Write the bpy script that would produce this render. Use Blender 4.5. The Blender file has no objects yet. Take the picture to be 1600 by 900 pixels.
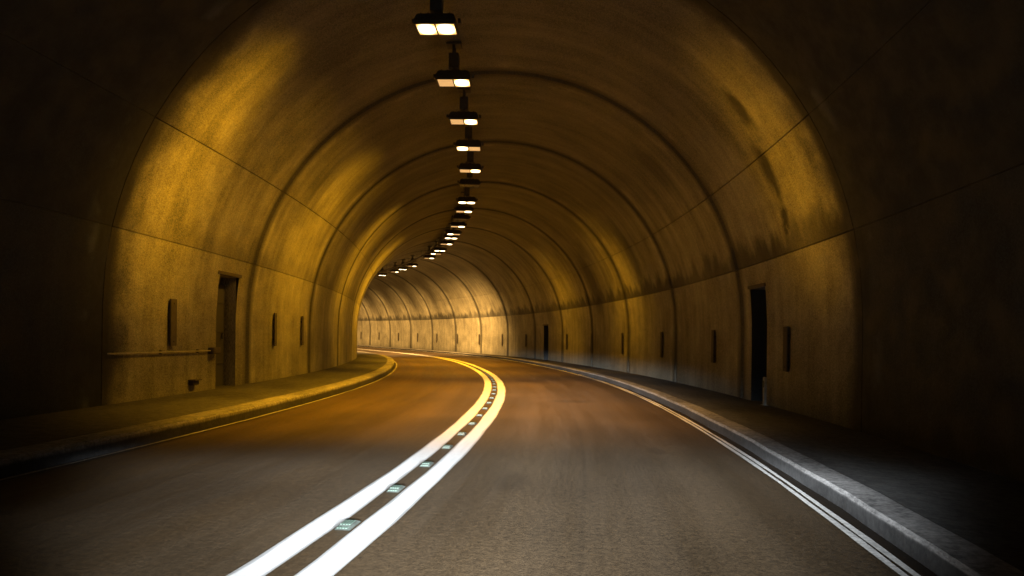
import bpy, bmesh, math, random
from mathutils import Vector
random.seed(7)
S = bpy.context.scene
C = S.collection
PI = math.pi

# ---------------------------------------------------------------- camera, light, exposure
F, PX, PY = 1189.6, 800.8, 521.85
cam = bpy.data.objects.new('camera', bpy.data.cameras.new('camera'))
C.objects.link(cam)
cam.location = (0, 0, 1.3)
cam.rotation_euler = (PI/2, -0.01176, 0)
cam.data.sensor_width = 36
cam.data.lens = F/1600*36
cam.data.shift_y = (PY-450)/1600
cam.data.shift_x = -(PX-800)/1600
cam.data.clip_start = 0.05
cam.data.clip_end = 1000
S.camera = cam
S.view_settings.view_transform = 'Standard'
S.view_settings.look = 'None'
S.view_settings.exposure = 0.0
S.view_settings.gamma = 1
S.cycles.use_denoising = True
S.cycles.sample_clamp_indirect = 3
S.cycles.max_bounces = 5
S.cycles.caustics_reflective = False
S.cycles.caustics_refractive = False
S.cycles.use_light_tree = True

w = bpy.data.worlds.new('World')
S.world = w
w.use_nodes = True
w.node_tree.nodes['Background'].inputs[0].default_value = (0.55, 0.75, 1.0, 1)     # added cool fill that lifts the blacks, entering by the open end behind
w.node_tree.nodes['Background'].inputs[1].default_value = 0.14

SODIUM = (1.0, 0.45, 0.012)
K_LAMP = 2.75       # all tunnel lamps
K_HEAD = 1.05       # headlights of the car the photo was taken from

# ---------------------------------------------------------------- the road's line
KN = [0, 12, 24, 36, 50, 70, 100]
KV = [-0.01298, -0.00761, -0.00998, -0.00479, -0.01287, -0.00449, -0.00772]
VN = [0, 30, 60, 100]
VV = [-0.00899, -0.00617, -0.00244, 0.00908]

def interp(x, xs, ys):
    if x <= xs[0]: return ys[0]
    for i in range(len(xs)-1):
        if x <= xs[i+1]:
            t = (x-xs[i])/(xs[i+1]-xs[i]); return ys[i]*(1-t)+ys[i+1]*t
    return ys[-1]

ST = 0.25
LINE = {}
x, y, z, h = -1.8754, 0.0, 0.0, 0.17388
for i in range(0, int(130/ST)+1):
    LINE[i] = (x, y, z, h)
    s = i*ST
    h2 = h+interp(s+ST/2, KN, KV)*ST
    x += math.sin((h+h2)/2)*ST; y += math.cos((h+h2)/2)*ST; z += interp(s+ST/2, VN, VV)*ST; h = h2
x, y, z, h = LINE[0]
for i in range(1, int(14/ST)+1):                 # behind the camera the line straightens out
    h2 = h-0.0105*ST
    x -= math.sin((h+h2)/2)*ST; y -= math.cos((h+h2)/2)*ST; z += 0.005*ST; h = h2
    LINE[-i] = (x, y, z, h)

def frame(s):
    f = s/ST; i = math.floor(f); t = f-i
    a, b = LINE[i], LINE[i+1]
    return [a[k]*(1-t)+b[k]*t for k in range(4)]

def at(s, o, zz):
    x, y, z, h = frame(s)
    return Vector((x+o*math.cos(h), y-o*math.sin(h), z+zz))

R, RZ, HC, OC = 5.636, 5.70, 1.70, 0.03
S0, DS = 17.41, 6.09
def prof(v, depth=0.0):
    """point of the tunnel's inner face: v is the arc length from the crown, + to the right, depth into the rock"""
    sg = 1 if v >= 0 else -1
    a = abs(v)
    if a <= R*PI/2:
        t = a/R
        return OC+sg*(R+depth)*math.sin(t), HC+(RZ+depth)*math.cos(t)
    return OC+sg*(R+depth), HC-(a-R*PI/2)
VB = R*PI/2+HC+0.12      # foot of the wall
VJ, VW = 5.83, 7.60      # upper and lower construction joints

# ---------------------------------------------------------------- materials
def mat(name):
    m = bpy.data.materials.new(name); m.use_nodes = True
    nt = m.node_tree
    return m, nt, nt.nodes['Principled BSDF']

class N:
    def __init__(s, nt): s.nt = nt
    def new(s, t, **k):
        n = s.nt.nodes.new(t)
        for a, b in k.items(): setattr(n, a, b)
        return n
    def set(s, sock, v):
        if hasattr(v, 'is_output') or isinstance(v, bpy.types.NodeSocket): s.nt.links.new(v, sock)
        else: sock.default_value = v
    def m(s, op, a, b=0.0, c=None):
        n = s.new('ShaderNodeMath', operation=op)
        s.set(n.inputs[0], a); s.set(n.inputs[1], b)
        if c is not None: s.set(n.inputs[2], c)
        return n.outputs[0]
    def ss(s, v, a, b, lo=0.0, hi=1.0):
        n = s.new('ShaderNodeMapRange', interpolation_type='SMOOTHSTEP')
        s.set(n.inputs[0], v)
        for i, q in enumerate((a, b, lo, hi)): s.set(n.inputs[i+1], q)
        return n.outputs[0]
    def noise(s, vec, scale, detail=3, rough=.5, sc=None):
        if sc:
            mp = s.new('ShaderNodeMapping'); mp.inputs['Scale'].default_value = sc
            s.nt.links.new(vec, mp.inputs[0]); vec = mp.outputs[0]
        n = s.new('ShaderNodeTexNoise')
        s.nt.links.new(vec, n.inputs['Vector'])
        n.inputs['Scale'].default_value = scale; n.inputs['Detail'].default_value = detail; n.inputs['Roughness'].default_value = rough
        return n.outputs['Fac']
    def mix(s, f, a, b):
        n = s.new('ShaderNodeMix', data_type='RGBA')
        s.set(n.inputs[0], f); s.set(n.inputs[6], a); s.set(n.inputs[7], b)
        return n.outputs[2]
    def bump(s, hgt, strength, dist, bsdf):
        n = s.new('ShaderNodeBump'); n.inputs['Strength'].default_value = strength; n.inputs['Distance'].default_value = dist
        s.set(n.inputs['Height'], hgt); s.nt.links.new(n.outputs[0], bsdf.inputs['Normal'])

def concrete_lining(name='lining_concrete', base=.27, contrast=.62, tint=(1, .955, .74)):
    m, nt, b = mat(name); q = N(nt)
    uv = q.new('ShaderNodeTexCoord').outputs['UV']
    sp = q.new('ShaderNodeSeparateXYZ'); nt.links.new(uv, sp.inputs[0]); s_, v_ = sp.outputs[0], sp.outputs[1]
    av = q.m('ABSOLUTE', v_)
    big = q.noise(uv, .55, 4, .6)
    streak = q.noise(uv, 1, 4, .65, (1.9, .22, 1))
    fine = q.noise(uv, 14, 4, .7)
    blot = q.noise(uv, 2.2, 5, .65)
    val = q.m('ADD', q.ss(big, .3, .7, -.09, .09), q.ss(streak, .3, .72, -.10, .08))
    val = q.m('ADD', val, q.ss(blot, .3, .7, -.055, .045))
    grit = q.noise(uv, 38, 2, .8)
    val = q.m('ADD', val, q.ss(fine, .3, .7, -.075, .075))
    val = q.m('ADD', val, q.ss(grit, .3, .7, -.16, .16))
    val = q.m('ADD', q.m('MULTIPLY', val, contrast), base)
    # exhaust soot on the crown, deepened to paint in the shade up there
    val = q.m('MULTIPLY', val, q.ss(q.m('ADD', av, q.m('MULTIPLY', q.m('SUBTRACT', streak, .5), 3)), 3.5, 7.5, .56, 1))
    # soot and damp just above the lower construction joint
    d = q.m('SUBTRACT', VW+.02, av)
    edge = q.noise(uv, 1, 3, .5, (1.7, .8, 1))
    top = q.ss(edge, .35, .7, .30, .75)
    band = q.m('MULTIPLY', q.ss(q.m('SUBTRACT', top, d), -.12, .34), q.ss(d, -.01, .02))
    band = q.m('MULTIPLY', band, q.ss(v_, -1, 1, .34, 1.0))
    band = q.m('MULTIPLY', band, q.ss(q.noise(uv, 1, 3, .5, (.35, .2, 1)), .35, .6, .7, 1))
    val = q.m('MULTIPLY', val, q.m('SUBTRACT', 1, q.m('MULTIPLY', band, .80)))
    # the same, thinner, above the upper joint
    d2 = q.m('SUBTRACT', VJ, av)
    band2 = q.m('MULTIPLY', q.ss(q.m('SUBTRACT', q.ss(edge, .45, .75, 0, .5), d2), 0, .2), q.ss(d2, -.01, .02))
    val = q.m('MULTIPLY', val, q.m('SUBTRACT', 1, q.m('MULTIPLY', band2, .1)))
    # seepage beside the ring joints: dark rim with pale lime next to it
    ph = q.m('FRACT', q.m('DIVIDE', q.m('SUBTRACT', s_, S0-DS*10), DS))
    dj = q.m('MULTIPLY', q.m('MINIMUM', ph, q.m('SUBTRACT', 1, ph)), DS)
    jn = q.noise(uv, 1, 4, .6, (1.2, .55, 1))
    wide = q.m('ADD', dj, q.m('MULTIPLY', q.m('SUBTRACT', jn, .5), -.30))
    rim = q.m('MAXIMUM', q.ss(dj, .13, .24, 1, 0), q.m('MULTIPLY', q.ss(wide, .14, .40, 1, 0), .8))
    val = q.m('MULTIPLY', val, q.m('SUBTRACT', 1, q.m('MULTIPLY', rim, .68)))
    lime = q.m('MULTIPLY', q.m('MULTIPLY', q.ss(dj, .25, .42), q.ss(dj, .45, .75, 1, 0)), q.ss(q.noise(uv, 1.1, 3, .6), .5, .7))
    val = q.m('ADD', val, q.m('MULTIPLY', lime, .07))
    # painted shade of the near section, faded on to the first pale panels
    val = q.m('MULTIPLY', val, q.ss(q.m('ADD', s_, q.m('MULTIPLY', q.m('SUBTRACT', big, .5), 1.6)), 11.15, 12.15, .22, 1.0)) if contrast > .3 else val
    # foot of the wall: splash dirt
    val = q.m('MULTIPLY', val, q.ss(q.m('ADD', av, q.m('MULTIPLY', blot, .5)), VB-.35, VB+.35, 1, .55))
    # large single damp stains
    wob = q.noise(uv, 2.6, 4, .6)
    wv = q.m('MULTIPLY', q.m('SUBTRACT', wob, .5), .9)
    for (cs, cv, rs, rv, k) in ((13.3, 5.0, .22, .50, .8), (13.75, 6.15, .24, .60, .85), (13.85, 6.95, .16, .22, .9),
                                (11.7, -4.6, .16, .6, .5), (34.0, 6.6, 1.0, 1.7, .75), (26.8, 6.1, .5, 1.3, .6),
                                (19.2, -5.2, .25, .9, .45), (19.4, 4.6, .5, .8, .4)):
        a = q.m('DIVIDE', q.m('ADD', q.m('SUBTRACT', s_, cs), q.m('MULTIPLY', wv, .45)), rs)
        c = q.m('DIVIDE', q.m('ADD', q.m('SUBTRACT', v_, cv), wv), rv)
        e = q.m('SQRT', q.m('ADD', q.m('MULTIPLY', a, a), q.m('MULTIPLY', c, c)))
        val = q.m('MULTIPLY', val, q.m('SUBTRACT', 1, q.m('MULTIPLY', q.ss(e, .30, 1.45, 1, 0), k)))
    val = q.m('MAXIMUM', val, .02)
    cc = q.new('ShaderNodeCombineColor')
    for i in range(3): q.set(cc.inputs[i], q.m('MULTIPLY', val, tint[i]))
    nt.links.new(cc.outputs[0], b.inputs['Base Color'])
    q.set(b.inputs['Roughness'], q.ss(blot, .3, .7, .62, .85))
    q.bump(q.m('ADD', q.m('MULTIPLY', fine, .4), q.m('MULTIPLY', blot, 1.0)), .5, .02, b)
    return m

def speckled(name, base, var, scale, rough, bump=.4, bdist=.006, tint=(1, 1, 1), stretch=None, joints=None, extra=None, spec=.5, f2k=.7):
    m, nt, b = mat(name); q = N(nt)
    uv = q.new('ShaderNodeTexCoord').outputs['UV']
    f1 = q.noise(uv, scale, 5, .7); f2 = q.noise(uv, 1, 4, .6, stretch or (1.2, 1.2, 1)); f3 = q.noise(uv, .35, 3, .5)
    f4 = q.noise(uv, scale*.33, 3, .8)
    f1 = q.m('ADD', q.m('MULTIPLY', f1, .5), q.m('MULTIPLY', f4, .5))
    val = q.m('ADD', q.ss(f1, .34, .66, -var*1.3, var*1.3), q.ss(f2, .3, .7, -var*f2k, var*f2k))
    val = q.m('ADD', val, q.ss(f3, .3, .7, base-var*.5, base+var*.5))
    if extra: val = extra(q, uv, val)
    if joints:
        sp = q.new('ShaderNodeSeparateXYZ'); nt.links.new(uv, sp.inputs[0])
        ph = q.m('FRACT', q.m('DIVIDE', sp.outputs[1], joints))
        dj = q.m('MULTIPLY', q.m('MINIMUM', ph, q.m('SUBTRACT', 1, ph)), joints)
        val = q.m('MULTIPLY', val, q.ss(dj, .004, .015, .72, 1))
    val = q.m('MAXIMUM', val, .006)
    cc = q.new('ShaderNodeCombineColor')
    for i in range(3): q.set(cc.inputs[i], q.m('MULTIPLY', val, tint[i]))
    nt.links.new(cc.outputs[0], b.inputs['Base Color'])
    q.set(b.inputs['Roughness'], q.ss(f2, .3, .7, rough-.06, rough+.08))
    q.bump(f1, bump, bdist, b)
    b.inputs['Specular IOR Level'].default_value = spec
    return m

def plain(name, col, rough=.5, metal=0.0):
    m, nt, b = mat(name); q = N(nt)
    oc = q.new('ShaderNodeTexCoord').outputs['Object']
    f = q.noise(oc, 9, 4, .6)
    dark = tuple(c*.7 for c in col)+(1,)
    nt.links.new(q.mix(q.ss(f, .35, .65), dark, tuple(col)+(1,)), b.inputs['Base Color'])
    q.set(b.inputs['Roughness'], q.ss(f, .3, .7, rough-.08, rough+.1)); b.inputs['Metallic'].default_value = metal
    return m

def glow(name, col, strength):
    m, nt, b = mat(name)
    b.inputs['Base Color'].default_value = (.3, .3, .3, 1)
    b.inputs['Emission Color'].default_value = col+(1,)
    b.inputs['Emission Strength'].default_value = strength
    return m

def gutter(q, uv, val):
    sp = q.new('ShaderNodeSeparateXYZ'); q.nt.links.new(uv, sp.inputs[0])
    a = q.m('ADD', q.m('ABSOLUTE', sp.outputs[0]), q.m('MULTIPLY', q.noise(uv, 1, 3, .6, (3, .5, 1)), .06))
    val = q.m('MULTIPLY', val, q.ss(a, 3.56, 3.62, 1, .3))
    o, s_ = sp.outputs[0], sp.outputs[1]
    wob = q.m('MULTIPLY', q.m('SUBTRACT', q.noise(uv, 1, 3, .6, (.1, .25, 1)), .5), .10)
    for c in (1.62, -2.15):                                    # paver seams, one in each lane
        dd = q.m('ABSOLUTE', q.m('SUBTRACT', q.m('ADD', o, wob), c))
        val = q.m('MULTIPLY', val, q.ss(dd, .008, .03, .86, 1))
    for cs, co, rs, ro, k in ((16.5, 1.7, .35, .5, .35), (7.2, .95, .5, .16, .25), (11.0, -1.9, .6, .25, .25), (24, 1.2, 1.0, .5, .3), (9.4, 2.5, .3, .12, .3)):   # oil and patch marks
        a1 = q.m('DIVIDE', q.m('ADD', q.m('SUBTRACT', s_, cs), q.m('MULTIPLY', wob, 3)), rs); a2 = q.m('DIVIDE', q.m('ADD', q.m('SUBTRACT', o, co), wob), ro)
        e = q.m('SQRT', q.m('ADD', q.m('MULTIPLY', a1, a1), q.m('MULTIPLY', a2, a2)))
        val = q.m('MULTIPLY', val, q.ss(e, .5, 1.3, 1-k, 1))
    tr = q.m('ABSOLUTE', q.m('SUBTRACT', q.m('ABSOLUTE', q.m('SUBTRACT', q.m('ABSOLUTE', o), 1.85)), .78))      # polished wheel tracks
    return q.m('MULTIPLY', val, q.ss(tr, .05, .4, 1.14, .95))
def kerb_dirt(q, uv, val):
    sp = q.new('ShaderNodeSeparateXYZ'); q.nt.links.new(uv, sp.inputs[0])
    a = q.m('ADD', sp.outputs[0], q.m('MULTIPLY', q.noise(uv, 1, 4, .6, (3, 1.2, 1)), .04))
    return q.m('MULTIPLY', val, q.ss(a, .105, .15, .12, 1))
def wear(q, uv, val):
    sp = q.new('ShaderNodeSeparateXYZ'); q.nt.links.new(uv, sp.inputs[0])
    c = q.m('ABSOLUTE', q.m('SUBTRACT', q.m('ABSOLUTE', sp.outputs[0]), .181))          # distance from the middle of either line
    scuff = q.noise(uv, 1, 4, .7, (16, .5, 1)); chip = q.noise(uv, 30, 3, .7)
    k = q.m('MULTIPLY', q.ss(q.m('ADD', c, q.m('MULTIPLY', scuff, .05)), .095, .128), .55)
    k = q.m('ADD', k, q.m('MULTIPLY', q.ss(scuff, .52, .75), .18))
    k = q.m('ADD', k, q.m('MULTIPLY', q.ss(chip, .62, .72), .22))
    return q.m('MULTIPLY', val, q.m('SUBTRACT', 1, q.m('MINIMUM', k, .8)))
M = {}
M['lining'] = concrete_lining()
M['bare_wall'] = concrete_lining('dark_bare_wall', .028, .08, (.84, .97, 1.0))  # nearest walls: their shade is put into the concrete colour
M['bare'] = concrete_lining('dark_bare_shotcrete', .019, .06, (.84, .97, 1.0))  # shade painted into the nearest vault panels and the right niches
M['asphalt'] = speckled('asphalt', .043, .015, 55, .55, .8, .008, (1.42, .93, .48), (2.5, .12, 1), extra=gutter, spec=.28, f2k=.25)
M['kerb'] = speckled('kerb_concrete', .22, .09, 22, .85, .5, .008, (1, .96, .92), (3, .8, 1), joints=1.0, extra=kerb_dirt)
M['pavement'] = speckled('pavement_concrete', .060, .028, 18, .85, .6, .01, (1.02, 1, .93), (1.4, .4, 1))
M['paint'] = speckled('white_road_paint', .78, .05, 40, .5, .4, .003, (1, .985, .95), (3, .3, 1), extra=wear)
M['edge_paint'] = speckled('worn_edge_paint', .66, .16, 30, .6, .4, .003, (1, .98, .93), (5, .4, 1))
M['dull_paint'] = speckled('dull_edge_paint', .30, .14, 30, .7, .4, .003, (1, .96, .88), (5, .4, 1))
M['dark'] = plain('dark_galvanised_steel', (.10, .088, .072), .6, .2)
M['membrane'] = plain('joint_filler', (.02, .018, .016), .9)
M['marker'] = plain('dark_rubber_plate', (.10, .085, .065), .8)
M['white_plate'] = plain('white_enamel_plate', (.38, .42, .45), .5)
M['pipe'] = plain('galvanised_pipe', (.50, .48, .42), .5, .2)
M['stud_body'] = plain('stud_casting', (.06, .07, .06), .5)
M['stud_lens'] = plain('stud_reflector', (.085, .13, .10), .55)
M['lit'] = glow('lit_lamp_glass', (1.0, .80, .42), 9)
def hot_middle(m):
    nt = m.node_tree; q = N(nt); b = nt.nodes['Principled BSDF']
    sp = q.new('ShaderNodeSeparateXYZ'); nt.links.new(q.new('ShaderNodeTexCoord').outputs['Object'], sp.inputs[0])
    dx = q.m('DIVIDE', q.m('SUBTRACT', q.m('ABSOLUTE', sp.outputs[0]), .164), .17); dy = q.m('DIVIDE', sp.outputs[1], .25)
    d = q.m('SQRT', q.m('ADD', q.m('MULTIPLY', dx, dx), q.m('MULTIPLY', dy, dy)))
    q.set(b.inputs['Emission Strength'], q.ss(d, .35, 1.15, 11, 1.3))
    nt.links.new(q.mix(q.ss(d, .5, 1.1), (1, .82, .50, 1), (1, .55, .14, 1)), b.inputs['Emission Color'])
hot_middle(M['lit'])
M['dim'] = glow('unlit_reflector_glass', (1.0, .55, .20), .75)
M['off'] = plain('dead_lamp_glass', (.05, .045, .04), .3)

# ---------------------------------------------------------------- helpers
def link(name, bm, m, parent=None, smooth=False):
    me = bpy.data.meshes.new(name); bm.to_mesh(me); bm.free()
    for mm in (m if isinstance(m, (list, tuple)) else [m]): me.materials.append(mm)
    if smooth:
        for p in me.polygons: p.use_smooth = True
    o = bpy.data.objects.new(name, me); C.objects.link(o)
    if parent: o.parent = parent
    return o

def thing(name, label, cat, loc=(0, 0, 0), rz=0, group=None):
    o = bpy.data.objects.new(name, None); C.objects.link(o)
    o.location = loc; o.rotation_euler = (0, 0, rz); o.empty_display_size = .2
    o['label'] = label; o['category'] = cat
    if group: o['group'] = group
    return o

def tag(o, label, cat, group=None):
    o['label'] = label; o['category'] = cat
    if group: o['group'] = group
    return o

def box(bm, c, d, bevel=0.0):
    g = bmesh.ops.create_cube(bm, size=1)
    for v in g['verts']: v.co = Vector((v.co.x*d[0]+c[0], v.co.y*d[1]+c[1], v.co.z*d[2]+c[2]))
    if bevel:
        es = list({e for v in g['verts'] for e in v.link_edges})
        bmesh.ops.bevel(bm, geom=es, offset=bevel, segments=2, affect='EDGES', profile=.6)

def cyl(bm, c, r, h, axis='Z', n=14, r2=None):
    g = bmesh.ops.create_cone(bm, cap_ends=True, segments=n, radius1=r, radius2=r if r2 is None else r2, depth=h)
    for v in g['verts']:
        x, y, z = v.co
        if axis == 'X': x, z = z, x
        if axis == 'Y': y, z = z, y
        v.co = Vector((x+c[0], y+c[1], z+c[2]))

def strip(bm, pts_at, ss, closed=False, uv=None):
    """sweep: pts_at(s) -> list of (point, u); makes quads between successive sections"""
    lay = bm.loops.layers.uv.verify()
    rows = []
    for s in ss:
        rows.append([(bm.verts.new(p), u, s) for p, u in pts_at(s)])
    n = len(rows[0])
    for i in range(len(rows)-1):
        for j in range(n-1 if not closed else n):
            k = (j+1) % n
            q = [rows[i][j], rows[i][k], rows[i+1][k], rows[i+1][j]]
            f = bm.faces.new([a[0] for a in q])
            for lp, a in zip(f.loops, q):
                lp[lay].uv = (a[1], a[2])
    return rows

def frange(a, b, st):
    n = max(1, round((b-a)/st)); return [a+(b-a)*i/n for i in range(n+1)]

def recalc(bm): bmesh.ops.recalc_face_normals(bm, faces=bm.faces[:])

SA, SB = -12.0, 116.0
ALL = frange(SA, SB, .5)

# ---------------------------------------------------------------- the setting: road, kerbs, pavements, markings
def structure(o): o['kind'] = 'structure'; return o

bm = bmesh.new()
cols = [-3.70+7.40*i/24 for i in range(25)]
strip(bm, lambda s: [(at(s, o, -.012*(abs(o)/3.7)**2), o) for o in cols], ALL)
recalc(bm); structure(link('road', bm, M['asphalt'], smooth=True))

def wobble(s, k): return .008*math.sin(s*1.7+k)+.006*math.sin(s*4.1+k*2)
def kerb(side, o0, o1, h):
    bm = bmesh.new()
    sec = [(o0, -.05), (o0+.005, h-.03), (o0+.03, h), (o1, h+.004), (o1, -.05)]
    strip(bm, lambda s: [(at(s, side*(o+wobble(s, 3)), zz), zz if k < 2 else .2+o-o0) for k, (o, zz) in enumerate(sec)], frange(SA, SB, .5), closed=True)
    recalc(bm); return structure(link('kerb', bm, M['kerb']))
kerb(1, 3.66, 3.93, .13); kerb(-1, 3.66, 4.00, .17)

def pavement(side, o0, o1, h0, h1):
    bm = bmesh.new()
    os = [o0+(o1-o0)*i/8 for i in range(9)]
    strip(bm, lambda s: [(at(s, side*o, h0+(h1-h0)*(o-o0)/(o1-o0)), o) for o in os], ALL)
    recalc(bm); return structure(link('pavement', bm, M['pavement'], smooth=True))
pavement(1, 3.925, 6.05, .130, .03); pavement(-1, 3.995, 6.05, .171, .25)

def marking(name, o0, o1, m, a=SA, b=SB, k=0.0):
    bm = bmesh.new()
    strip(bm, lambda s: [(at(s, o0+k*wobble(s, 1), .004), o0), (at(s, o1+k*wobble(s, 5), .004), o1)], frange(a, b, .5))
    recalc(bm); return structure(link(name, bm, m))
marking('centre_line_marking', -.285, -.075, M['paint'], k=.6)
marking('centre_line_marking', .075, .29, M['paint'], k=.6)
marking('edge_line_marking', 3.42, 3.465, M['edge_paint'], k=.5)
marking('edge_line_marking', 3.49, 3.535, M['edge_paint'], k=.5)
marking('edge_line_marking', -3.58, -3.53, M['dull_paint'], k=.5)

# ---------------------------------------------------------------- the tunnel
tunnel = thing('road_tunnel', 'curving concrete arch tunnel with dark ring joints round the whole road', 'tunnel')
GAP, CH, DEP = .050, .055, .18
NICHE = {(0, 1): None}
# niches: (side, s0, s1, top)
NICHES = [(1, 15.75, 16.75, 2.46), (-1, 15.55, 16.65, 2.58), (1, 44.9, 45.9, 2.14)]

def panel(name, s0, s1, v0, v1, nv, holes=()):
    low = min(abs(abs(v0)-VW), abs(abs(v1)-VW)) < .01 and True
    """one cast panel of the lining: inner face, chamfered rim and returns into the joint"""
    bm = bmesh.new(); lay = bm.loops.layers.uv.verify()
    ga, gb = (GAP if abs(s0-11.32) > .05 else .004), (GAP if abs(s1-11.32) > .05 else .004)
    ca, cb = (CH if ga == GAP else .006), (CH if gb == GAP else .006)
    ss = frange(s0+ga+ca, s1-gb-cb, .6)
    g0, ch2 = (.001, .002) if s0 < 11 else ((.001, .002) if v0 < 0 else (.002, .004)) if name == 'wall_panel' else (.003, .006)
    vs = [v0+g0+ch2+(v1-v0-2*(g0+ch2))*i/nv for i in range(nv+1)]
    for (a, b, va, vb) in holes:
        ss = sorted([s for s in ss if min(abs(s-a), abs(s-b)) > .12]+[a, b])
        for q in (va, vb):
            if vs[0] < q < vs[-1]: vs = sorted([v for v in vs if abs(v-q) > .12]+[q])
    def P(s, v, d):
        o, z = prof(v, d); return at(s, o, z)
    def quad(q):
        f = bm.faces.new([a[0] for a in q])
        for lp, a in zip(f.loops, q): lp[lay].uv = (a[1], a[2])
        return f
    grid = [[(bm.verts.new(P(s, v, 0)), s, v) for v in vs] for s in ss]
    for i in range(len(ss)-1):
        for j in range(len(vs)-1):
            sm, vm = (ss[i]+ss[i+1])/2, (vs[j]+vs[j+1])/2
            if any(a < sm < b and min(va, vb) < vm < max(va, vb) for a, b, va, vb in holes): continue
            quad([grid[i][j], grid[i+1][j], grid[i+1][j+1], grid[i][j+1]]).smooth = True
    # rim
    n, m_ = len(ss), len(vs)
    loop = [(i, 0) for i in range(n)]+[(n-1, j) for j in range(1, m_)]+[(i, m_-1) for i in range(n-2, -1, -1)]+[(0, j) for j in range(m_-2, 0, -1)]
    def outer(i, j, d):
        s, v = ss[i], vs[j]
        if i == 0: s -= ca
        if i == n-1: s += cb
        if j == 0: v -= ch2
        if j == m_-1: v += ch2
        return (bm.verts.new(P(s, v, d)), s, v)
    r1 = [outer(i, j, CH) for i, j in loop]; r2 = [outer(i, j, DEP) for i, j in loop]
    r0 = [(bm.verts.new(grid[i][j][0].co), grid[i][j][1], grid[i][j][2]) for i, j in loop]     # own corners, so the rim does not bend the face's shading
    for k in range(len(loop)):
        l = (k+1) % len(loop)
        quad([r0[k], r0[l], r1[l], r1[k]]); quad([r1[k], r1[l], r2[l], r2[k]])
    recalc(bm)
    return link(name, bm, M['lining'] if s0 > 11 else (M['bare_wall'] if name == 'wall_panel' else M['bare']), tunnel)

k0 = math.ceil((SA+1-S0)/DS)-1
for k in range(k0, 16):
    a, b = S0+k*DS, S0+(k+1)*DS
    if a < SA+.6: a = SA+.3
    holes_r = [(p, q, R*PI/2+HC-t, VB-.02) for sd, p, q, t in NICHES if sd == 1 and a < p < b]
    holes_l = [(p, q, -(VB-.02), -(R*PI/2+HC-t)) for sd, p, q, t in NICHES if sd == -1 and a < p < b]
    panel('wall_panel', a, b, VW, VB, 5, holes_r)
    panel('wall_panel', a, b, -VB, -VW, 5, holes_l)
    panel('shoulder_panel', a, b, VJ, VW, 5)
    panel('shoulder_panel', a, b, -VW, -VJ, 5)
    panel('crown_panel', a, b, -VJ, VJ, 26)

# rock side shell behind the panels, seen as the dark bottom of every joint
bm = bmesh.new()
for d in (.12, .6):
    vv = [-VB-.3+(2*VB+.6)*i/48 for i in range(49)]
    if d == .12: ring_in = vv
def shell_pts(s):
    out = []
    for v in vv:
        # open the shell where the niches go through
        o, z = prof(v, .145); out.append((at(s, o, z), v))
    return out
ss_all = frange(SA, SB, 1.0)
for sd, p, q, t in NICHES: ss_all = [s for s in ss_all if min(abs(s-p), abs(s-q)) > .1]+[p-.01, q+.01]
ss_all = sorted(ss_all)
vv = sorted([v for v in vv if min(abs(abs(v)-(R*PI/2+HC-t-.01)) for _, _, _, t in NICHES) > .05]+[sg*(R*PI/2+HC-t-.01) for sg in (-1, 1) for t in sorted({n[3] for n in NICHES})])
rows = strip(bm, shell_pts, ss_all)
kill = []
for f in bm.faces:
    lay = bm.loops.layers.uv.verify()
    v = sum(l[lay].uv[0] for l in f.loops)/4; s = sum(l[lay].uv[1] for l in f.loops)/4
    for sd, p, q, t in NICHES:
        if v*sd > 0 and p-.01 < s < q+.01 and abs(v) > R*PI/2+HC-t-.01: kill.append(f)
bmesh.ops.delete(bm, geom=kill, context='FACES')
recalc(bm); link('joint_membrane', bm, M['membrane'], tunnel)
bm = bmesh.new()
strip(bm, lambda s: [(at(s, *prof(-VB-.3+(2*VB+.6)*i/48, .9)), i) for i in range(49)], ALL)
recalc(bm); link('outer_shell', bm, M['membrane'], tunnel)

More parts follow.
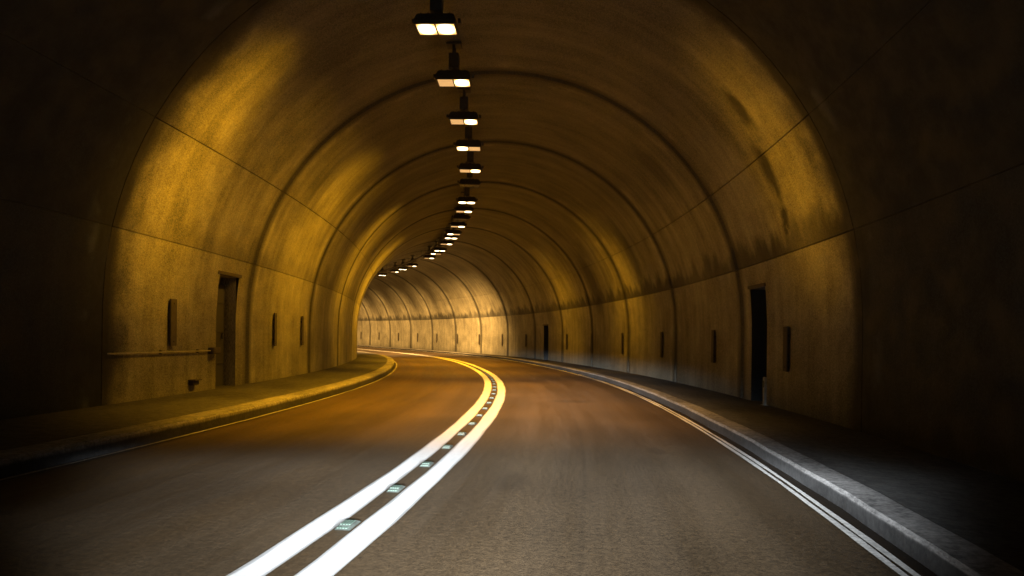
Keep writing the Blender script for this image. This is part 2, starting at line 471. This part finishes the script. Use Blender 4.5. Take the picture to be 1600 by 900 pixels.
# niches in the walls
for i, (sd, a, b, t) in enumerate(NICHES):
    bm = bmesh.new()
    h = frame((a+b)/2)[3]
    def Q(s, d, z): return at(s, OC+sd*(R+d), z)
    D = .55 if sd > 0 else .32; zb = .0
    def face(pts, uvs):
        lay = bm.loops.layers.uv.verify()
        f = bm.faces.new([bm.verts.new(p) for p in pts])
        for lp, u in zip(f.loops, uvs): lp[lay].uv = u
    e = .004
    face([Q(a-e, .002, zb), Q(a-e, D, zb), Q(a-e, D, t+e), Q(a-e, .002, t+e)], [(a-.6, 9), (a, 9), (a, 8), (a-.6, 8)])
    face([Q(b+e, .002, zb), Q(b+e, D, zb), Q(b+e, D, t+e), Q(b+e, .002, t+e)], [(b-.6, 9), (b, 9), (b, 8), (b-.6, 8)])
    face([Q(a-e, .002, t+e), Q(a-e, D, t+e), Q(b+e, D, t+e), Q(b+e, .002, t+e)], [(a, 9), (a, 8.5), (b, 8.5), (b, 9)])
    face([Q(a-e, D, zb), Q(b+e, D, zb), Q(b+e, D, t+e), Q(a-e, D, t+e)], [(a, 9), (b, 9), (b, 8), (a, 8)])
    ni = link('wall_niche', bm, M['bare'] if sd > 0 else M['lining'], tunnel)  # right niches use the darkened lining, recess shade painted in
    bm = bmesh.new()
    c = Q((a+b)/2, -.03, t+.045)
    box(bm, (0, 0, 0), (.12, b-a+.16, .07), .01)
    l = link('lintel', bm, M['marker'], ni); l.location = c; l.rotation_euler = (0, 0, -h)
    bm = bmesh.new()                                           # steel cabinet door at the back of the niche
    x0 = -sd*.03
    box(bm, (0, 0, 0), (.04, b-a-.10, t-.35), .008)
    for zz in (-.55, .1, .7): box(bm, (x0, 0, zz*(t-.4)/2.1), (.02, b-a-.24, .05), .005)
    cyl(bm, (x0*1.8, .32, 0), .022, .12, 'Z', 10)
    dr = link('cabinet_door', bm, M['marker'] if sd > 0 else M['pavement'], ni); dr.location = Q((a+b)/2, D-.06, t/2+.02); dr.rotation_euler = (0, 0, -h)

# ---------------------------------------------------------------- tunnel lamps
XL, HL = -.79, 6.54
LAMPS = [(12.9, 'LR'), (15.6, 'R'), (18.4, 'R'), (21.0, 'L'), (23.8, 'R'), (26.1, ''), (29.4, 'LR'), (31.5, 'R'), (33.6, ''), (35.8, 'R'),
         (38.5, 'L'), (40.1, 'LR'), (42.7, 'R'), (46.1, 'LR'), (47.9, 'L'), (50.7, 'R'), (56.9, 'R'), (60.1, 'LR'), (62.7, 'R'), (66.9, 'LR'),
         (72.5, 'LR'), (78.5, 'R'), (84.5, 'LR'), (90.5, 'L'), (97.0, 'LR'), (104.0, 'R')]

def light_nodes(lt, build):
    lt.use_nodes = True
    nt = lt.node_tree; q = N(nt)
    em = nt.nodes['Emission']
    d = q.new('ShaderNodeTexCoord').outputs['Normal']
    sp = q.new('ShaderNodeSeparateXYZ'); nt.links.new(d, sp.inputs[0])
    q.set(em.inputs['Strength'], build(q, *[sp.outputs[i] for i in range(3)]))

def make_photometry(name, wing_left, wing_right, base, far=False, lo=.62, hi=.86, rlo=.78, k1=-13.0):
    """light distribution of one luminaire: cut-off above, thrown sideways across the road, short along it"""
    lt = bpy.data.lights.new(name, 'POINT')
    lt.color = SODIUM if not far else (1.0, .53, .14); lt.shadow_soft_size = .12; lt.energy = 100
    def build(q, x, y, z):
        down = q.m('MULTIPLY', z, -1.0)
        cut = q.ss(down, -.05, .50)
        cross = q.m('SQRT', q.m('ADD', q.m('MULTIPLY', x, x), q.m('MULTIPLY', z, z)))
        t = q.m('DIVIDE', y, q.m('MAXIMUM', cross, .01))
        t2 = q.m('MULTIPLY', t, t)
        t4 = q.m('MULTIPLY', t2, t2)
        g1 = q.m('EXPONENT', q.m('MULTIPLY', t2, k1 if not far else -5.0))
        g2 = q.m('EXPONENT', q.m('MULTIPLY', t4, -9 if not far else -8))
        left = q.ss(q.m('MULTIPLY', x, -1.0), lo if not far else .3, hi, 0, wing_left)
        right = q.ss(x, rlo if not far else .3, .97, 0, wing_right)
        bs = q.m('MULTIPLY', q.m('MULTIPLY', q.ss(down, .70 if not far else .2, .97), g2), base)
        return q.m('MULTIPLY', cut, q.m('ADD', bs, q.m('MULTIPLY', q.m('ADD', left, right), g1)))
    light_nodes(lt, build)
    return lt
KL = K_LAMP
PH = {'LR': make_photometry('both_lamps_light', 9.8*KL, 8.0*KL, 12.0*KL, k1=-14.0), 'L': make_photometry('left_lamp_light', 7.5*KL, .3*KL, 9.5*KL, lo=.42, hi=.84, k1=-6.0),
      'R': make_photometry('right_lamp_light', 2.6*KL, .5*KL, 10.5*KL, lo=.5, k1=-5.0),
      'M': make_photometry('both_lamps_light', 7*KL, 5.5*KL, 11*KL, lo=.5, rlo=.45, k1=-7.0),
      'F': make_photometry('far_lamp_light', 9*KL, 17*KL, 15*KL, True)}

def lamp_proto():
    t = thing('tunnel_lamp', 'x', 'lamp', (0, 0, 0), 0, 'sodium lamps hung under the tunnel crown')
    bm = bmesh.new()
    # tapered housing, open face down
    g = bmesh.ops.create_cube(bm, size=1)
    for v in g['verts']:
        top = v.co.z > 0
        v.co = Vector((v.co.x*(.62 if top else .74), v.co.y*(.40 if top else .54), .02+(.17 if top else 0)))
    bmesh.ops.bevel(bm, geom=bm.edges[:], offset=.015, segments=2, affect='EDGES')
    for i in range(5): box(bm, (-.24+.12*i, 0, .20), (.02, .34, .03))
    box(bm, (-.39, 0, .12), (.05, .12, .08), .008); box(bm, (.39, 0, .12), (.05, .12, .08), .008)
    link('housing', bm, M['dark'], t)
    bm = bmesh.new()                                           # rim of the glass
    for sx in (-1, 1): box(bm, (sx*.335, 0, .004), (.03, .50, .03), .004)
    for sy in (-1, 1): box(bm, (0, sy*.245, .004), (.64, .03, .03), .004)
    box(bm, (0, 0, .004), (.02, .46, .028), .004)
    link('glass_frame', bm, M['dark'], t)
    for sx in (-1, 1):
        bm = bmesh.new()
        box(bm, (sx*.164, 0, .008), (.300, .455, .016), .003)
        if sx: 
            for i in range(3): box(bm, (sx*.164, -.15+.15*i, -.002), (.29, .02, .008))
        link('lamp_glass', bm, M['dim'], t)
    bm = bmesh.new()
    hz = prof(XL-OC)[1]-HL
    cyl(bm, (0, -.10, (hz+.25)/2+.0), .028, hz-.25, 'Z', 10); cyl(bm, (0, .10, (hz+.25)/2), .028, hz-.25, 'Z', 10)
    box(bm, (0, 0, .42), (.20, .26, .30), .01); box(bm, (0, 0, hz-.04), (.30, .32, .04), .006)
    link('hanger', bm, M['dark'], t)
    return t

lamp0 = lamp_proto()
proto_parts = list(lamp0.children)
ORD = ['first', 'second', 'third', 'fourth', 'fifth', 'sixth', 'seventh', 'eighth', 'ninth', 'tenth', 'eleventh', 'twelfth', 'thirteenth', 'fourteenth',
       'fifteenth', 'sixteenth', 'seventeenth', 'eighteenth', 'nineteenth']
SHOW = 20
for i, (s, st) in enumerate(LAMPS):
    if i == 0: t = lamp0; parts = proto_parts
    else:
        t = lamp0.copy(); C.objects.link(t); parts = []
        for p in proto_parts:
            c = p.copy(); C.objects.link(c); c.parent = t; parts.append(c)
    hd = frame(s)[3]
    t.location = at(s, XL, HL); t.rotation_euler = (0, 0, -hd)
    look = {'LR': 'lamp with both halves glowing', 'L': 'lamp with only its left half bright', 'R': 'lamp with only its right half bright', '': 'dead dark lamp'}[st]
    n = ORD[i] if i < len(ORD) else None
    if i == 0: lb = 'largest and nearest hanging lamp, both halves of its glass glowing white'
    elif s < 67: lb = look+', '+(n or 'twentieth')+' along the crown counted from the nearest'
    else: lb = 'tunnel lamp hidden round the bend, '+ORD[i-20]+' beyond the farthest lamp in view'
    t['label'] = lb
    gl = [p for p in parts if p.name.startswith('lamp_glass')]
    for g, side in zip(gl, 'LR'):
        g.material_slots[0].link = 'OBJECT'
        g.material_slots[0].material = M['lit'] if side in st else (M['dim'] if st else M['off'])
    if st:
        lo = bpy.data.objects.new('lamp_light', PH['F' if s > 55 else ('R' if s > 45 else ('M' if s > 28 and st == 'LR' else st))]); C.objects.link(lo)
        lo.parent = t
        lo.location = (0, 0, -.16)

# dark cable tray above the far lamps
ct = thing('cable_tray', 'long dark cable tray above the far lamps under the tunnel crown', 'cable tray')
bm = bmesh.new()
sec = [(-.16, .30), (-.16, .40), (-.145, .40), (-.145, .315), (.145, .315), (.145, .40), (.16, .40), (.16, .30)]
strip(bm, lambda s: [(at(s, XL+o, HL+z), o) for o, z in sec], frange(34.2, 112, .6), closed=True)
recalc(bm); link('tray', bm, M['dark'], ct)
bm = bmesh.new()
for j, (o, z, r) in enumerate(((-.08, .345, .026), (-.02, .34, .022), (.06, .345, .028))):
    strip(bm, lambda s: [(at(s, XL+o+r*math.cos(a*PI/4), HL+z+r*math.sin(a*PI/4)), a) for a in range(8)], frange(34.2, 112, 1.0), closed=True)
recalc(bm); link('cable', bm, M['membrane'], ct)
for s in frange(35.0, 110, 3.0):
    bm = bmesh.new(); box(bm, (-.15, 0, .58), (.02, .03, .58)); box(bm, (.15, 0, .58), (.02, .03, .58)); box(bm, (0, 0, .29), (.34, .04, .02))
    o = link('tray_hanger', bm, M['dark'], ct); o.location = at(s, XL, HL); o.rotation_euler = (0, 0, -frame(s)[3])

# ---------------------------------------------------------------- things on the walls
def marker_proto():
    t = thing('wall_marker', 'x', 'wall marker', group='dark marker plates along the walls')
    bm = bmesh.new(); box(bm, (0, 0, 0), (.03, .22, .84), .008)
    for zz in (-.34, .34): cyl(bm, (-.02, 0, zz), .018, .012, 'X', 8)
    link('plate', bm, M['marker'], t)
    bm = bmesh.new(); box(bm, (.03, 0, .25), (.035, .10, .05), .004); box(bm, (.03, 0, -.25), (.035, .10, .05), .004)
    link('bracket', bm, M['dark'], t)
    return t
mk0 = marker_proto(); mparts = list(mk0.children)
MK = [(1, 14.5, 'dark upright plate on the right wall, just this side of its nearest niche'),
      (1, 19.6, 'dark upright plate on the right wall, first one beyond its nearest niche'),
      (1, 25.0, 'dark upright plate on the right wall, second one beyond the nearest niche'),
      (1, 30.4, 'dark upright plate on the right wall, third one beyond the nearest niche'),
      (1, 35.6, 'dark upright plate on the right wall, fourth one beyond the nearest niche'),
      (1, 40.7, 'dark upright plate on the right wall, last one this side of the far niche'),
      (1, 49.8, 'dark upright plate on the right wall, first one beyond the far niche'),
      (1, 55.1, 'dark upright plate on the right wall, second one beyond the far niche'),
      (1, 60.4, 'dark upright plate on the right wall, third one beyond the far niche'),
      (1, 65.7, 'small dark plate on the far bend wall, sixth from the left edge of that wall'),
      (1, 71.0, 'small dark plate on the far bend wall, fifth from the left edge of that wall'),
      (1, 76.3, 'small dark plate on the far bend wall, fourth from the left edge of that wall'),
      (1, 81.9, 'small dark plate on the far bend wall, third from the left edge of that wall'),
      (1, 87.7, 'small dark plate on the far bend wall, second from the left edge of that wall'),
      (1, 93.2, 'small dark plate on the far bend wall, leftmost where that wall appears'),
      (-1, 13.5, 'dark upright plate on the left wall above the pale pipe, nearest of that wall'),
      (-1, 19.4, 'dark upright plate on the left wall, first one beyond the niche'),
      (-1, 22.3, 'dark upright plate on the left wall, second one beyond the niche')]
for i, (sd, s, lb) in enumerate(MK):
    if i == 0: t = mk0
    else:
        t = mk0.copy(); C.objects.link(t)
        for p in mparts: c = p.copy(); C.objects.link(c); c.parent = t
    t['label'] = lb
    hd = frame(s)[3]
    t.location = at(s, OC+sd*(R-.055), 1.2 if sd > 0 else (1.55 if s < 15 else 1.5))
    if sd < 0 and s > 15: t.scale = (1, .8, 1.0)
    t.rotation_euler = (0, 0, -hd+(0 if sd > 0 else PI))

# white reflector post at the foot of the right niche
t = thing('reflector_post', 'small pale reflector post at the foot of the right wall niche', 'reflector post', at(15.55, OC+R-.10, .04), -frame(15.5)[3])
bm = bmesh.new(); box(bm, (0, 0, .30), (.05, .12, .56), .012); box(bm, (0, 0, .01), (.10, .18, .025), .005); link('post', bm, M['white_plate'], t)
bm = bmesh.new(); box(bm, (-.028, -.0, .44), (.012, .08, .14), .004); link('reflector', bm, M['stud_lens'], t)

# pale pipe on the left wall with a junction box at its end
t = thing('wall_pipe', 'thin pale horizontal pipe low on the left wall ending at a small box', 'pipe')
bm = bmesh.new()
strip(bm, lambda s: [(at(s, OC-R+.05+.015*math.cos(a*PI/4), 1.02+.015*math.sin(a*PI/4)), a) for a in range(8)], frange(11.4, 15.2, .6), closed=True)
recalc(bm); link('pipe', bm, M['pipe'], t, True)
bm = bmesh.new(); box(bm, (0, 0, 0), (.12, .34, .13), .015); box(bm, (.065, 0, 0), (.012, .28, .09), .004)
o = link('junction_box', bm, M['marker'], t); o.location = at(15.32, OC-R+.065, 1.02); o.rotation_euler = (0, 0, -frame(15.3)[3])
for s in frange(11.6, 14.6, 1.5):
    bm = bmesh.new(); box(bm, (-.02, 0, 0), (.045, .03, .065), .004)
    o = link('pipe_clip', bm, M['dark'], t); o.location = at(s, OC-R+.045, 1.02); o.rotation_euler = (0, 0, -frame(s)[3])
# small drain hood near the floor of the left wall
t = thing('drain_hood', 'small dark drain hood low on the left wall below the pale pipe', 'drain', at(14.4, OC-R+.05, .42), -frame(14.4)[3])
bm = bmesh.new(); box(bm, (0, 0, 0), (.10, .24, .09), .02); box(bm, (.02, 0, .055), (.15, .30, .02), .006); link('hood', bm, M['marker'], t)
bm = bmesh.new()
for k in range(5): box(bm, (.053, -.08+.04*k, 0), (.008, .015, .06))
link('grille', bm, M['dark'], t)

# ---------------------------------------------------------------- studs between the two centre lines
def stud_proto():
    t = thing('road_stud', 'x', 'road stud', group='road studs between the two centre lines')
    bm = bmesh.new()
    g = bmesh.ops.create_cube(bm, size=1)
    for v in g['verts']:
        top = v.co.z > 0
        v.co = Vector((v.co.x*(.085 if top else .115), v.co.y*(.15 if top else .26), .005+(.022 if top else 0)))
    bmesh.ops.bevel(bm, geom=bm.edges[:], offset=.004, segments=2, affect='EDGES')
    link('stud_body', bm, M['stud_body'], t)
    bm = bmesh.new()
    for i in range(4): box(bm, (-.030+.02*i, -.105, .0205), (.012, .05, .006), .001)
    for i in range(4): box(bm, (-.030+.02*i, .0, .029), (.012, .12, .005), .001)
    link('reflector', bm, M['stud_lens'], t)
    return t
st0 = stud_proto(); sparts = list(st0.children)
NS = 26
for i in range(NS):
    s = 5.33+1.30*i
    if i == 0: t = st0
    else:
        t = st0.copy(); C.objects.link(t)
        for p in sparts: c = p.copy(); C.objects.link(c); c.parent = t
    num = ORD+['twentieth', 'twenty-first', 'twenty-second', 'twenty-third', 'twenty-fourth', 'twenty-fifth']
    t['label'] = ('nearest and largest pale green stud between the white centre lines' if i == 0 else
                  ('farthest road stud, last of the row between the white centre lines' if i == NS-1 else
                   num[i]+' road stud counting away along the white centre lines'))
    t.location = at(s, 0, .0); t.rotation_euler = (0, 0, -frame(s)[3])

# ---------------------------------------------------------------- the low beam of the car that carries the camera
hl = bpy.data.lights.new('headlight', 'POINT')
hl.color = (.86, .93, 1.0); hl.shadow_soft_size = .07; hl.energy = 100*K_HEAD
def beam(q, x, y, z):
    fwd = q.ss(y, .35, .95)
    elev = q.m('DIVIDE', z, q.m('MAXIMUM', y, .05))
    e = q.m('MULTIPLY', elev, -1.0)
    cut = q.ss(e, .004, .05)
    low = q.m('POWER', q.m('MINIMUM', q.m('MAXIMUM', e, .05), .6), -2.3)
    az = q.m('DIVIDE', x, q.m('MAXIMUM', y, .05))
    side = q.m('EXPONENT', q.m('SUBTRACT', q.m('MULTIPLY', q.m('MULTIPLY', az, az), q.ss(e, .03, .12, -85.0, -.1)), q.m('ADD', q.m('MULTIPLY', q.m('POWER', q.m('ABSOLUTE', az), 4.0), q.ss(x, -.1, .4, 0.0, 22.0)), q.m('MULTIPLY', q.m('POWER', q.m('ABSOLUTE', az), 8.0), q.ss(e, .10, .2, 60.0, 7.0)))))
    return q.m('MULTIPLY', q.m('MULTIPLY', q.m('MULTIPLY', fwd, cut), side), low)
light_nodes(hl, beam)
for sx in (-.62, .62):
    o = bpy.data.objects.new('headlight', hl); C.objects.link(o); o.location = (sx, 1.5, .66); o.rotation_euler = (0, 0, -.05)
